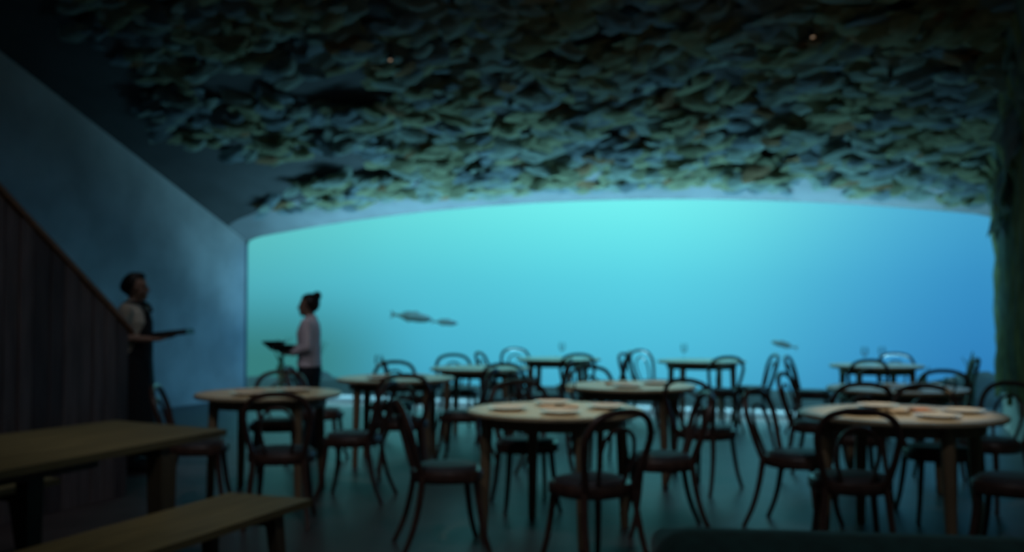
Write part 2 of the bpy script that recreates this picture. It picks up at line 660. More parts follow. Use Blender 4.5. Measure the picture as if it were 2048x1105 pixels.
def fish(loc, L, rz, label, pitch=0):
    root = empty('fish', loc, rz)
    root.rotation_euler = (0, pitch, rz)
    tag(root, label, 'fish')
    b = bmesh.new()
    prof = [(.50, .012), (.46, .045), (.38, .082), (.26, .105), (.10, .112), (-.06, .098), (-.22, .066), (-.34, .034), (-.40, .024)]
    rings = []
    for t, r in prof:
        rings.append([b.verts.new((t * L, math.cos(2 * PI * k / 12) * r * .55 * L, math.sin(2 * PI * k / 12) * r * L)) for k in range(12)])
    for i in range(len(rings) - 1):
        for k in range(12):
            b.faces.new((rings[i][k], rings[i][(k + 1) % 12], rings[i + 1][(k + 1) % 12], rings[i + 1][k]))
    b.faces.new(rings[0])
    b.faces.new(rings[-1])
    build('body', b, 'fish', root)

    def fin(name, poly, th=.006):
        bb = bmesh.new()
        prism(bb, [(x * L, z * L) for x, z in poly], 'y', -th, th)
        return build(name, bb, 'fish', root, smooth=False)
    fin('tail_fin', [(-.39, .02), (-.52, .10), (-.49, 0), (-.52, -.10), (-.39, -.02)])
    fin('dorsal_fin', [(.20, .10), (.12, .15), (-.02, .12), (-.08, .13), (-.2, .09), (-.25, .05), (0, .09)])
    fin('anal_fin', [(0, -.09), (-.05, -.135), (-.16, -.10), (-.25, -.05), (-.12, -.07)])
    for s in (-1, 1):
        bb = bmesh.new()
        prism(bb, [(.26 * L, -.02 * L), (.24 * L, -.05 * L), (.12 * L, -.075 * L), (.14 * L, -.035 * L)], 'y', s * .062 * L - .005, s * .062 * L + .005)
        build('pectoral_fin', bb, 'fish', root, smooth=False)
        bb = bmesh.new()
        bmesh.ops.create_icosphere(bb, subdivisions=1, radius=.012 * L)
        e = build('eye', bb, 'eye', root)
        e.location = (.40 * L, s * .034 * L, .02 * L)


fish((-8.15, 16.16, 1.29), .76, math.radians(12), 'large dark fish swimming beyond the glass, left of the other of its pair', .12)
fish((-8.0, 17.26, 1.18), .50, math.radians(20), 'smaller fish swimming just right of the large one', .08)
fish((-1.76, 17.54, .82), .44, math.radians(190), 'lone small fish beyond the glass above the right-hand tables', -.25)


# ------------------------------------------------------------------ felt leaves over the ceiling
def leaf_mesh(seed, lobes):
    rnd = random.Random(seed)
    vs = [(0, 0, -.02)]
    n = 14
    for rr, zz in ((.55, -.012), (1, .02)):
        for k in range(n):
            a = 2 * PI * k / n
            r = 1 + .16 * math.cos(lobes * a + seed) + rnd.uniform(-.07, .07)
            vs.append((rr * r * .24 * math.cos(a), rr * r * .10 * math.sin(a), zz + rnd.uniform(-.008, .008) + (.035 * math.cos(a) if rr == 1 else 0)))
    fs = [(0, 1 + k, 1 + (k + 1) % n) for k in range(n)]
    fs += [(1 + k, 1 + n + k, 1 + n + (k + 1) % n, 1 + (k + 1) % n) for k in range(n)]
    return vs, fs


LEAVES = [leaf_mesh(s, l) for s, l in ((1, 3), (2, 5), (3, 2), (4, 4))]
LMATS = ['leaf_teal', 'leaf_blue', 'leaf_olive', 'leaf_brown']
leaf_data = {}
for li, (vs, fs) in enumerate(LEAVES):
    for mi, mn in enumerate(LMATS):
        me = bpy.data.meshes.new('felt_leaf')
        me.from_pydata(vs, [], fs)
        me.materials.append(M[mn])
        for p in me.polygons:
            p.use_smooth = True
        leaf_data[(li, mi)] = me

PATCH = [(-8.3, 8.2), (-8.72, 8.7), (-8.35, 9.1), (-8.78, 9.7), (-9.0, 10.55), (-9.05, 10.85), (-8.55, 11.3), (-8.31, 11.7),
         (-7.7, 11.48), (-6.7, 11.45), (-6.5, 12.05), (-7.6, 12.15), (-8.3, 12.35), (-9.0, 12.6), (-8.6, 12.95), (-8.0, 12.95),
         (-6.3, 13.12), (-5.0, 13.28), (-3.1, 13.38), (-1.7, 13.38), (-.2, 13.36), (1.1, 13.36), (1.1, 7.5), (-4, 7.5), (-7.5, 7.3)]


def inside(x, y, P):
    c = False
    for i in range(len(P)):
        x1, y1 = P[i]
        x2, y2 = P[i - 1]
        if (y1 > y) != (y2 > y) and x < (x2 - x1) * (y - y1) / (y2 - y1) + x1:
            c = not c
    return c


HOLES = [(-7.45, 10.05, .75, .26), (-6.3, 10.35, .65, .30), (-7.7, 9.45, .4, .14), (-1.8, 10.75, .35, .16), (-5.4, 10.9, .4, .12), (-3.6, 10.2, .4, .12)]
cand = []
rl = random.Random(11)
y = 7.4
while y < 13.4:
    x = -9.1
    while x < 1.15:
        for layer in range(2):
            px, py = x + rl.uniform(-.10, .10), y + rl.uniform(-.07, .07)
            if not inside(px, py, PATCH):
                continue
            if py > 13.20:
                continue
            if any(((px - hx) / ha) ** 2 + ((py - hy) / hb) ** 2 < 1 for hx, hy, ha, hb in HOLES):
                continue
            nv = noise.noise(Vector((px * 1.5, py * 2.6, 3.1)))
            dens = .46 + 1.1 * nv
            if px < -6.5:
                dens -= .04
            if rl.random() > dens + (.25 if layer == 0 else 0):
                continue
            drop = .035 + layer * .07 + max(0, nv) * .22 + rl.uniform(0, .05)
            if py > 12.7:
                drop *= .45
            if py > 13.05:
                drop = .03
            tint = noise.noise(Vector((px * 1.1, py * 1.7, 9)))
            q = rl.random() + tint * .8
            mi = 2 if q > .62 else (0 if q > .2 else 1)
            if rl.random() < .04:
                mi = 3
            cand.append((px, py, ceil_z(px, py) - drop, rl.gauss(0, .38), rl.gauss(0, .26) - .12, rl.gauss(0, .22),
                         rl.uniform(.7, 1.2), rl.randrange(4), mi))
        x += .185
    y += .115


def in_view(x, y, z):
    c, s = math.cos(math.radians(21)), math.sin(math.radians(21))
    r, f = x * c + y * s, -x * s + y * c
    return f > 1 and abs(r / f) < .53 and (z - 1.4) / f < .325


def leaf_matrix(c):
    slope = math.atan(-.40)
    return Matrix.Translation((c[0], c[1], c[2])) @ Euler((slope, 0, 0)).to_matrix().to_4x4() @ \
        Euler((c[4], c[5], c[3])).to_matrix().to_4x4() @ Matrix.Scale(c[6], 4)


vis = [c for c in cand if in_view(c[0], c[1], c[2])]
vis.sort(key=lambda c: (Vector((c[0], c[1], c[2] - 1.4)).length) / c[6])
near = vis[:300]
nearset = set(id(c) for c in near)
for c in near:
    o = bpy.data.objects.new('felt_leaf', leaf_data[(c[7], c[8])])
    o.matrix_world = leaf_matrix(c)
    COL.objects.link(o)
    o.parent = ceiling
V, F, MI = [], [], []
for c in cand:
    if id(c) in nearset:
        continue
    mtx = leaf_matrix(c)
    vs, fs = LEAVES[c[7]]
    off = len(V)
    V += [tuple(mtx @ Vector(v)) for v in vs]
    F += [tuple(i + off for i in f) for f in fs]
    MI += [c[8]] * len(fs)
me = bpy.data.meshes.new('felt_leaves')
me.from_pydata(V, [], F)
for mn in LMATS:
    me.materials.append(M[mn])
for p, mi in zip(me.polygons, MI):
    p.material_index = mi
    p.use_smooth = True
o = bpy.data.objects.new('felt_leaves', me)
COL.objects.link(o)
o.parent = ceiling
o['kind'] = 'stuff'
print('leaves', len(cand), len(vis))

# long vertical felt strips hanging on the right wall
rs = random.Random(5)
for k in range(72):
    yy = 13.38 - k * .098
    b = bmesh.new()
    zt = ceil_z(XR, yy) - rs.uniform(.02, .25)
    zb = .42 + rs.uniform(-.06, .22)
    w = rs.uniform(.055, .085)
    tilt = rs.uniform(-.05, .05)
    L = []
    n = 9
    for i in range(n + 1):
        t = i / n
        z = zb + (zt - zb) * t
        out = .03 + .04 * rs.random() + ((.16 if yy < 12.6 else .05) * max(0, (t - .70) / .30) ** 2)
        ww = w * (.35 + .65 * math.sin(PI * min(.5, .08 + t * 2)) if t < .25 else 1) * (1.15 if t > .6 else 1)
        cy = yy + tilt * (t - .5) + .03 * math.sin(t * 7 + k)
        L.append([b.verts.new((XR - out, cy - ww, z)), b.verts.new((XR - out - .035, cy, z)), b.verts.new((XR - out, cy + ww, z)), b.verts.new((XR - out + .02, cy, z))])
    for i in range(n):
        for q in range(4):
            b.faces.new((L[i][q], L[i][(q + 1) % 4], L[i + 1][(q + 1) % 4], L[i + 1][q]))
    b.faces.new(L[0][::-1])
    b.faces.new(L[-1])
    build('felt_strip', b, 'strip_olive' if rs.random() < .4 else 'strip_teal', wall_right)
# slanting leaves where strips meet the ceiling
for k in range(60):
    yy = rs.uniform(9.4, 12.3)
    me = leaf_data[(rs.randrange(4), rs.choice((0, 0, 1, 2)))]
    o = bpy.data.objects.new('felt_leaf', me)
    o.matrix_world = Matrix.Translation((XR - rs.uniform(.05, .16), yy, ceil_z(XR, yy) - rs.uniform(.15, .9))) @ \
        Euler((rs.gauss(0, .4), PI / 2 + .5 + rs.gauss(0, .2), rs.gauss(0, .3))).to_matrix().to_4x4() @ Matrix.Scale(rs.uniform(.8, 1.3), 4)
    COL.objects.link(o)
    o.parent = wall_right


# ------------------------------------------------------------------ staircase and its plank balustrade
RX0, RX1 = -5.55, -5.45


def rail_z(yy):
    return 1.30 + .77 * (6.05 - yy)


bal = empty('stair_balustrade', (0, 0, 0))
bal.location = ((RX0 + RX1) / 2, 4.6, 0)
tag(bal, 'dark vertical-plank stair balustrade with sloping brown handrail, left of the waiter', 'balustrade')
yy = 6.05
k = 0
while yy > 2.3:
    w = random.uniform(.115, .165)
    y1, y0 = yy, yy - w + .010
    off = random.uniform(-.006, .006)
    b = bmesh.new()
    prism(b, [(y0, 0), (y1, 0), (y1, rail_z(y1) - .05), (y0, rail_z(y0) - .05)], 'x', RX0 + off, RX1 + off)
    bmesh.ops.translate(b, verts=b.verts, vec=-bal.location)
    build('plank', b, 'plank' if random.random() < .6 else 'plank_b', bal, smooth=False, bevel=.004)
    yy -= w
b = bmesh.new()
prism(b, [(2.2, rail_z(2.2) - .05), (6.10, rail_z(6.10) - .05), (6.10, rail_z(6.10) + .01), (2.2, rail_z(2.2) + .01)], 'x', RX0 - .02, RX1 + .02)
bmesh.ops.translate(b, verts=b.verts, vec=-bal.location)
build('handrail', b, 'rail', bal, smooth=False, bevel=.012)
stair = empty('staircase', (-6.3, 5.9, 0))
stair['kind'] = 'structure'
for i in range(14):
    b = bmesh.new()
    y1 = 5.95 - .26 * i
    box(b, -7.05, RX0 - .01, y1 - .27, y1, 0, .2 * (i + 1))
    bmesh.ops.translate(b, verts=b.verts, vec=-stair.location)
    build('step', b, 'step', stair, smooth=False)
b = bmesh.new()
box(b, -7.05, RX0 - .01, YB, 2.30, 2.60, 2.80)
bmesh.ops.translate(b, verts=b.verts, vec=-stair.location)
build('landing', b, 'step', stair, smooth=False)


# ------------------------------------------------------------------ long table and benches on the left
def long_top(name, root, poly, z0, z1, m):
    b = bmesh.new()
    prism(b, poly, 'z', z0, z1)
    return build(name, b, m, root, smooth=False, bevel=.008)


def leg_box(root, x, y, z1, a, bt, m, dx=0, dy=0):
    b = bmesh.new()
    vs = box(b, -a, a, -bt, bt, 0, z1)
    for v in vs[:4]:
        v.co.x = v.co.x * .75 + dx
        v.co.y = v.co.y * .8 + dy
    for v in b.verts:
        v.co.x += x
        v.co.y += y
    return build('leg', b, m, root, smooth=False, bevel=.004)


def boards(root, poly4, n, z0, z1, m):
    """poly4: near-right, far-right, far-left, near-left; split into n long boards"""
    A, B, Cc, D = [Vector(p) for p in poly4]
    for i in range(n):
        t0, t1 = i / n, (i + 1) / n
        g_ = .0015
        p = [D.lerp(A, t0), D.lerp(A, t1), Cc.lerp(B, t1), Cc.lerp(B, t0)]
        p[0].x += g_
        p[3].x += g_
        p[1].x -= g_
        p[2].x -= g_
        b = bmesh.new()
        prism(b, [(q.x, q.y) for q in p], 'z', z0, z1)
        build('board', b, m, root, smooth=False, bevel=.003)


lt = empty('long_table', (-3.75, 3.0, 0))
tag(lt, 'long wooden table at left foreground, in front of the plank balustrade', 'table')
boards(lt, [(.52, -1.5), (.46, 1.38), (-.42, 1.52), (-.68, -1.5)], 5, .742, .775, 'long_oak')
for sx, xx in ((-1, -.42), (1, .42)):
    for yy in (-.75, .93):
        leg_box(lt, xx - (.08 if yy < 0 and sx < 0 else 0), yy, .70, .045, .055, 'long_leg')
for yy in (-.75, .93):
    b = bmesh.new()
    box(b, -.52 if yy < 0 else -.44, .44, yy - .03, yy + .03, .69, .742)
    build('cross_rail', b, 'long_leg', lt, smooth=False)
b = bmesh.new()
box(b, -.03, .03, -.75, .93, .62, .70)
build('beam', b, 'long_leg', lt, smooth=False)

for nm, loc, hw, hl, lab in (('bench', (-2.94, 2.75, 0), .245, 1.52, 'plain wooden bench in the left foreground, nearest the camera'),
                             ('bench', (-4.54, 2.80, 0), .20, 1.50, 'plain wooden bench in shadow behind the long table')):
    r = empty(nm, loc)
    tag(r, lab, 'bench')
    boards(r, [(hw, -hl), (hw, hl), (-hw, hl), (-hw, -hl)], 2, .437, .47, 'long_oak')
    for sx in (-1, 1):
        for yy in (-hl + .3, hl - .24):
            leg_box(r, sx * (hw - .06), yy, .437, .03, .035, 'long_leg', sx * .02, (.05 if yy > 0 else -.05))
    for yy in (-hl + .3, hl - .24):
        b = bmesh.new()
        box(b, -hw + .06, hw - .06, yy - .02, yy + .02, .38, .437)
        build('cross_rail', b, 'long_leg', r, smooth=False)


# ------------------------------------------------------------------ round tables
def make_round_table():
    r = empty('round_table')
    b = bmesh.new()
    lathe(b, [(0, .738), (.50, .738), (.538, .744), (.55, .755), (.549, .768), (.542, .775), (0, .775)], 56)
    build('tabletop', b, 'oak', r, angle=30)
    b = bmesh.new()
    for a in (0, PI / 2):
        c = bmesh.new()
        box(c, -.46, .46, -.022, .022, .68, .745)
        bmesh.ops.rotate(c, verts=c.verts, cent=(0, 0, 0), matrix=Matrix.Rotation(a, 3, 'Z'))
        tmp = bpy.data.meshes.new('t')
        c.to_mesh(tmp)
        c.free()
        b.from_mesh(tmp)
        bpy.data.meshes.remove(tmp)
    lathe(b, [(.415, .675), (.435, .675), (.435, .738), (.415, .738), (.415, .675)], 40)
    build('under_frame', b, 'oak_leg', r, smooth=False)
    for k in range(4):
        b = bmesh.new()
        a = k * PI / 2
        d = Vector((math.cos(a), math.sin(a), 0))
        tube(b, [d * .465 + Vector((0, 0, 0)), d * .455 + Vector((0, 0, .3)), d * .44 + Vector((0, 0, .742))], [.027, .032, .038], 12)
        build('leg', b, 'oak_leg', r)
    return r


TABLES = [  # x, y, leg angle, label, scale
    (-2.02, 6.03, 38, 'round wooden table nearest the camera in the middle row', 1.02),
    (-4.47, 6.46, 62, 'round wooden table nearest the camera in the left row, right of the waiters', 1.0),
    (-4.36, 8.33, 66, 'second round wooden table of the left row, a chair before it', 1.0),
    (-4.27, 10.14, 60, 'third round wooden table of the left row, counted from the camera', 1.0),
    (-4.12, 12.44, 55, 'farthest round wooden table of the left row, close to the window', 1.0),
    (-2.08, 8.20, 50, 'second round wooden table of the middle row, behind the nearest one', 1.0),
    (-2.28, 12.60, 70, 'farthest round wooden table of the middle row, against the bright water', 1.0),
    (.03, 6.58, 30, 'large round wooden table at right foreground, nearest of the right row', 1.10),
    (.01, 8.71, 40, 'second round wooden table of the right row', 1.0),
    (-.20, 12.26, 65, 'farthest round wooden table of the right row, before the deep blue water', .95)]
rt0 = make_round_table()
for i, (x, y, a, lab, s) in enumerate(TABLES):
    o = rt0 if i == 0 else copy_tree(rt0)
    o.location = (x, y, 0)
    o.rotation_euler = (0, 0, math.radians(a))
    o.scale = (s, s, 1)
    tag(o, lab, 'table', 'round dining tables')


# ------------------------------------------------------------------ bentwood chairs (face local +X)
def make_chair():
    r = empty('bentwood_chair')
    b = bmesh.new()

    def seat_ring(sc, z):
        vs = []
        for k in range(32):
            a = 2 * PI * k / 32
            x, y_ = math.cos(a), math.sin(a)
            w = .216 + .02 * x
            vs.append(b.verts.new((.205 * sc * math.copysign(abs(x) ** .85, x), w * sc * math.copysign(abs(y_) ** .85, y_), z)))
        return vs
    rings = [seat_ring(.97, .400), seat_ring(1.03, .410), seat_ring(1.04, .452), seat_ring(1.0, .468), seat_ring(.86, .470), seat_ring(.86, .400)]
    for A, B in zip(rings, rings[1:] + rings[:1]):
        for k in range(32):
            b.faces.new((A[k], A[(k + 1) % 32], B[(k + 1) % 32], B[k]))
    build('seat_rim', b, 'bent', r, angle=50)
    b = bmesh.new()
    rings = [seat_ring(.85, .415), seat_ring(.90, .468), seat_ring(.88, .484), seat_ring(.75, .492), seat_ring(.35, .494)]
    for A, B in zip(rings, rings[1:]):
        for k in range(32):
            b.faces.new((A[k], A[(k + 1) % 32], B[(k + 1) % 32], B[k]))
    b.faces.new(rings[0][::-1])
    b.faces.new(rings[-1])
    build('cushion', b, 'cushion', r, angle=60)
    # outer hoop of the back
    pts = [(-.170, .155, .44), (-.197, .178, .53), (-.226, .203, .64), (-.254, .211, .74), (-.283, .165, .828), (-.298, .08, .862),
           (-.302, 0, .868)]
    pts = pts + [(x, -y_, z) for x, y_, z in pts[-2::-1]]
    b = bmesh.new()
    tube(b, spline(pts, 4), .0195, 8)
    build('back_hoop', b, 'bent', r)
    pts = [(-.175, .075, .45), (-.205, .095, .54), (-.235, .108, .63), (-.262, .092, .72), (-.275, .045, .768), (-.278, 0, .778)]
    pts = pts + [(x, -y_, z) for x, y_, z in pts[-2::-1]]
    b = bmesh.new()
    tube(b, spline(pts, 4), .0115, 6)
    build('inner_hoop', b, 'bent', r)
    for s in (1, -1):
        b = bmesh.new()
        tube(b, spline([(-.165, s * .160, .45), (-.185, s * .172, .30), (-.225, s * .185, .14), (-.285, s * .200, 0)], 4),
             [.0205 - .00045 * i for i in range(13)], 8)
        build('leg', b, 'bent', r)
        b = bmesh.new()
        tube(b, spline([(.150, s * .145, .44), (.165, s * .158, .28), (.19, s * .175, .12), (.225, s * .195, 0)], 4),
             [.0210 - .0005 * i for i in range(13)], 8)
        build('leg', b, 'bent', r)
    return r


CHAIRS = [
    (-2.50, 5.42, 35, 'dark bentwood chair at left of the nearest middle-row table, seen from its side'),
    (-1.56, 5.28, 141, 'dark bentwood chair with its back to us before the nearest middle-row table'),
    (-1.40, 6.30, -158, 'dark bentwood chair at right of the nearest middle-row table, hoop back showing'),
    (-2.47, 6.72, -58, 'dark bentwood chair behind the nearest middle-row table, seat seen beneath it'),
    (-4.60, 5.80, 30, 'dark bentwood chair between the long table and the nearest left-row table'),
    (-3.81, 5.66, 117, 'dark bentwood chair with back to us before the nearest left-row table'),
    (-4.85, 7.13, -63, 'dark bentwood chair behind the nearest left-row table, arched back above it'),
    (-3.80, 6.57, -168, 'dark bentwood chair at right of the nearest left-row table'),
    (-3.92, 7.60, 120, 'dark bentwood chair with back to us before the second left-row table'),
    (-4.75, 8.98, -69, 'dark bentwood chair behind the second left-row table, arched back above it'),
    (-5.00, 8.05, 21, 'dark bentwood chair left of the second left-row table, beside the waiter in white'),
    (-3.68, 8.34, -170, 'dark bentwood chair at right of the second left-row table'),
    (-4.93, 9.75, 27, 'dark bentwood chair at left of the third left-row table'),
    (-4.80, 10.75, -52, 'dark bentwood chair behind the third left-row table'),
    (-3.80, 9.50, 122, 'dark bentwood chair before the third left-row table'),
    (-3.60, 10.35, -159, 'dark bentwood chair at right of the third left-row table'),
    (-4.72, 11.90, 42, 'dark bentwood chair at left of the farthest left-row table'),
    (-4.80, 12.90, -47, 'dark bentwood chair behind the farthest left-row table, next to the glass'),
    (-3.50, 12.55, -162, 'dark bentwood chair at right of the farthest left-row table, against the water'),
    (-3.73, 11.88, 117, 'dark bentwood chair before the farthest left-row table'),
    (-2.52, 8.84, -52, 'dark bentwood chair behind the second middle-row table'),
    (-2.80, 8.26, 10, 'dark bentwood chair at left of the second middle-row table'),
    (-1.40, 7.90, 70, 'dark bentwood chair turned outward at right of the second middle-row table'),
    (-2.86, 12.02, -5, 'dark bentwood chair left of the farthest middle-row table, leftmost against the water'),
    (-2.95, 12.97, -30, 'dark bentwood chair behind the farthest middle-row table, near the glass'),
    (-1.62, 12.25, -159, 'dark bentwood chair at right of the farthest middle-row table, legs clear on the floor'),
    (-1.95, 11.78, 124, 'dark bentwood chair before the farthest middle-row table'),
    (-.60, 6.72, -16, 'dark bentwood chair at left of the large right foreground table, tall hoop showing'),
    (-.24, 5.90, 102, 'dark bentwood chair with back to us before the large right foreground table'),
    (.26, 7.36, -75, 'dark bentwood chair behind the large right foreground table'),
    (.62, 7.92, -127, 'dark bentwood chair turned away at the right wall behind the large foreground table'),
    (.60, 6.15, 164, 'dark bentwood chair cut by the right picture edge'),
    (-.60, 8.66, -11, 'dark bentwood chair at left of the second right-row table, hoop against the water'),
    (-.29, 7.96, 105, 'dark bentwood chair before the second right-row table'),
    (.36, 9.30, -98, 'dark bentwood chair behind the second right-row table'),
    (-.88, 11.95, -5, 'dark bentwood chair at left of the farthest right-row table'),
    (-.36, 11.62, 111, 'dark bentwood chair before the farthest right-row table'),
    (.04, 12.92, -83, 'dark bentwood chair behind the farthest right-row table, next to the glass'),
    (.55, 12.10, 164, 'dark bentwood chair at right of the farthest right-row table, leaning into view')]
ch0 = make_chair()
for i, (x, y, a, lab) in enumerate(CHAIRS):
    o = ch0 if i == 0 else copy_tree(ch0)
    o.location = (x, y, 0)
    o.rotation_euler = (0, 0, math.radians(a))
    tag(o, lab, 'chair', 'bentwood chairs round the tables')


# ------------------------------------------------------------------ tableware
def make_plate():
    b = bmesh.new()
    lathe(b, [(0, .004), (.06, .003), (.065, 0), (.075, .001), (.11, .012), (.128, .018), (.13, .021), (.11, .016), (.075, .008), (0, .007)], 28)
    return build('plate', b, 'china')


def make_glass():
    r = empty('wine_glass')
    b = bmesh.new()
    lathe(b, [(0, 0), (.034, .001), (.034, .003), (.008, .008), (0, .008)], 16)
    build('foot', b, 'wineglass', r)
    b = bmesh.new()
    tube(b, [(0, 0, .006), (0, 0, .095)], .0045, 8)
    build('stem', b, 'wineglass', r)
    b = bmesh.new()
    lathe(b, [(0, .093), (.020, .100), (.036, .125), (.040, .155), (.034, .19), (.029, .205), (.0275, .205), (.032, .188), (.038, .155), (.034, .127), (.018, .104), (0, .098)], 18)
    build('bowl', b, 'wineglass', r)
    return r


def make_napkin(m):
    b = bmesh.new()
    n = 6
    for lay in range(3):
        z0 = lay * .006
        g0 = [[b.verts.new((-.10 + .20 * i / n - lay * .006, -.045 + .09 * j / 3, z0 + .003 + .003 * math.sin(i * 1.3 + lay) + (.004 if lay == 2 else 0))) for j in range(4)] for i in range(n + 1)]
        g1 = [[b.verts.new((v.co.x, v.co.y, v.co.z - .005 if v.co.z > .006 else 0)) for v in row] for row in g0]
        for i in range(n):
            for j in range(3):
                b.faces.new((g0[i][j], g0[i + 1][j], g0[i + 1][j + 1], g0[i][j + 1]))
                b.faces.new((g1[i][j], g1[i][j + 1], g1[i + 1][j + 1], g1[i + 1][j]))
        for i in range(n):
            b.faces.new((g0[i][0], g1[i][0], g1[i + 1][0], g0[i + 1][0]))
            b.faces.new((g0[i][3], g0[i + 1][3], g1[i + 1][3], g1[i][3]))
        for j in range(3):
            b.faces.new((g0[0][j], g0[0][j + 1], g1[0][j + 1], g1[0][j]))
            b.faces.new((g0[n][j], g1[n][j], g1[n][j + 1], g0[n][j + 1]))
    return build('napkin', b, m, smooth=False)


TN = ['the nearest middle-row table', 'the nearest left-row table', 'the second left-row table', 'the third left-row table',
      'the farthest left-row table', 'the second middle-row table', 'the farthest middle-row table',
      'the large right foreground table', 'the second right-row table', 'the farthest right-row table']
pl0 = make_plate()
gl0 = make_glass()
nk0 = make_napkin('linen')
used = {'p': 0, 'g': 0, 'n': 0}


def put(kind, ti, dx, dy, rot, lab):
    src = {'p': pl0, 'g': gl0, 'n': nk0}[kind]
    o = src if used[kind] == 0 else copy_tree(src)
    used[kind] += 1
    # offsets given along the camera's right and forward directions
    c, s = math.cos(math.radians(21)), math.sin(math.radians(21))
    o.location = (TABLES[ti][0] + dx * c - dy * s, TABLES[ti][1] + dx * s + dy * c, .7755)
    o.rotation_euler = (0, 0, math.radians(rot))
    cat = {'p': 'plate', 'g': 'glass', 'n': 'napkin'}[kind]
    gr = {'p': 'white plates on the tables', 'g': 'wine glasses on the tables', 'n': 'folded napkins on the tables'}[kind]
    tag(o, lab + ' ' + TN[ti], cat, gr)
    return o


put('p', 0, -.30, -.05, 0, 'pale plate at the left side of')
put('p', 0, .02, -.28, 0, 'pale plate at the front of')
put('p', 0, .33, .06, 0, 'pale plate at the right side of')
put('p', 0, .0, .33, 0, 'pale plate at the back of')
put('n', 0, -.05, .0, 111, 'folded linen napkin left of centre on')
put('n', 0, .10, .02, 111, 'folded linen napkin right of centre on')
put('g', 0, .10, .12, 0, 'clear wine glass on')
put('p', 7, -.28, -.10, 0, 'pale plate at the left side of')
put('p', 7, .10, -.30, 0, 'pale plate at the front of')
put('p', 7, .38, .0, 0, 'pale plate at the right side of')
put('p', 7, -.02, .33, 0, 'pale plate at the back of')
put('n', 7, -.03, -.02, 111, 'folded linen napkin in the middle of')
put('g', 7, .40, .22, 0, 'clear wine glass at the right end of')
for ti, side in ((1, -.1), (2, -.12), (5, -.05), (8, .0)):
    put('p', ti, side, -.22, 0, 'pale plate at the front of')
    put('p', ti, side + .28, .10, 0, 'pale plate at the right back of')
    put('n', ti, side - .05, .05, 15, 'folded linen napkin on')
put('g', 2, -.18, .15, 0, 'clear wine glass on')
put('g', 1, .05, .2, 0, 'clear wine glass on')
put('g', 4, .05, .1, 0, 'clear wine glass on')
put('g', 6, -.2, .1, 0, 'clear wine glass on')
put('g', 9, -.1, .1, 0, 'clear wine glass at the left of')
put('g', 9, .12, .15, 0, 'clear wine glass at the middle of')
rn = make_napkin('rust_linen')
rn.location = (TABLES[7][0] + .12, TABLES[7][1] + .07, .7755)
rn.rotation_euler = (0, 0, math.radians(111))
tag(rn, 'coral-coloured folded napkin right of centre on the large right foreground table', 'napkin')

# ------------------------------------------------------------------ dark green sofa, its back towards us
so = empty('sofa', (-.68, 2.91, 0), math.radians(13))
tag(so, 'dark green upholstered sofa back across the bottom right corner', 'sofa')


def rbox(x0, x1, y0, y1, z0, z1, name, bev):
    b = bmesh.new()
    box(b, x0, x1, y0, y1, z0, z1)
    bmesh.ops.bevel(b, geom=list(b.edges), offset=bev, segments=4, affect='EDGES', profile=.5)
    return build(name, b, 'green_sofa', so, angle=60)


rbox(0, 1.72, -.10, .18, .12, .75, 'backrest', .11)
rbox(.03, 1.69, .10, .80, .12, .30, 'base', .03)
rbox(.16, .86, .17, .80, .30, .44, 'seat_cushion', .05)
rbox(.87, 1.56, .17, .80, .30, .44, 'seat_cushion', .05)
rbox(.0, .15, .10, .80, .12, .60, 'armrest', .05)
rbox(1.57, 1.72, .10, .80, .12, .60, 'armrest', .05)
for sx in (.08, 1.64):
    for sy in (-.0, .72):
        b = bmesh.new()
        tube(b, [(sx, sy, 0), (sx, sy, .13)], [.015, .022], 8)
        build('leg', b, 'oak_leg', so)


# ------------------------------------------------------------------ people
def ball(bm, c, r, rot=None, sub=3):
    mtx = Matrix.Translation(c) @ (rot.to_matrix().to_4x4() if rot else Matrix.Identity(4)) @ Matrix.Diagonal((*r, 1))
    bmesh.ops.create_icosphere(bm, subdivisions=sub, radius=1, matrix=mtx)


def limb(bm, pts, radii, seg=14):
    tube(bm, pts, radii, seg)
    for p, r in ((pts[0], radii[0]), (pts[-1], radii[-1])):
        ball(bm, p, (r, r, r), sub=2)


def torso(bm, secs, seg=20):
    """secs: (x, z, half depth, half width)"""
    rings = [[bm.verts.new((x + d * math.cos(2 * PI * k / seg), w * math.sin(2 * PI * k / seg), z)) for k in range(seg)] for x, z, d, w in secs]
    for A, B in zip(rings, rings[1:]):
        for k in range(seg):
            bm.faces.new((A[k], A[(k + 1) % seg], B[(k + 1) % seg], B[k]))
    bm.faces.new(rings[0][::-1])
    bm.faces.new(rings[-1])


def fuse(name, bm, m, parent, voxel, smooth_it=3):
    bmesh.ops.recalc_face_normals(bm, faces=bm.faces)
    me = bpy.data.meshes.new(name + '_raw')
    bm.to_mesh(me)
    bm.free()
    o = bpy.data.objects.new(name + '_raw', me)
    COL.objects.link(o)
    r = o.modifiers.new('r', 'REMESH')
    r.mode = 'VOXEL'
    r.voxel_size = voxel
    s = o.modifiers.new('s', 'SMOOTH')
    s.iterations = smooth_it
    s.factor = .5
    dg = bpy.context.evaluated_depsgraph_get()
    dg.update()
    nm = bpy.data.meshes.new_from_object(o.evaluated_get(dg))
    nm.name = name
    bpy.data.objects.remove(o)
    for p in nm.polygons:
        p.use_smooth = True
    nm.materials.clear()
    return link_mesh(name, nm, m, parent)


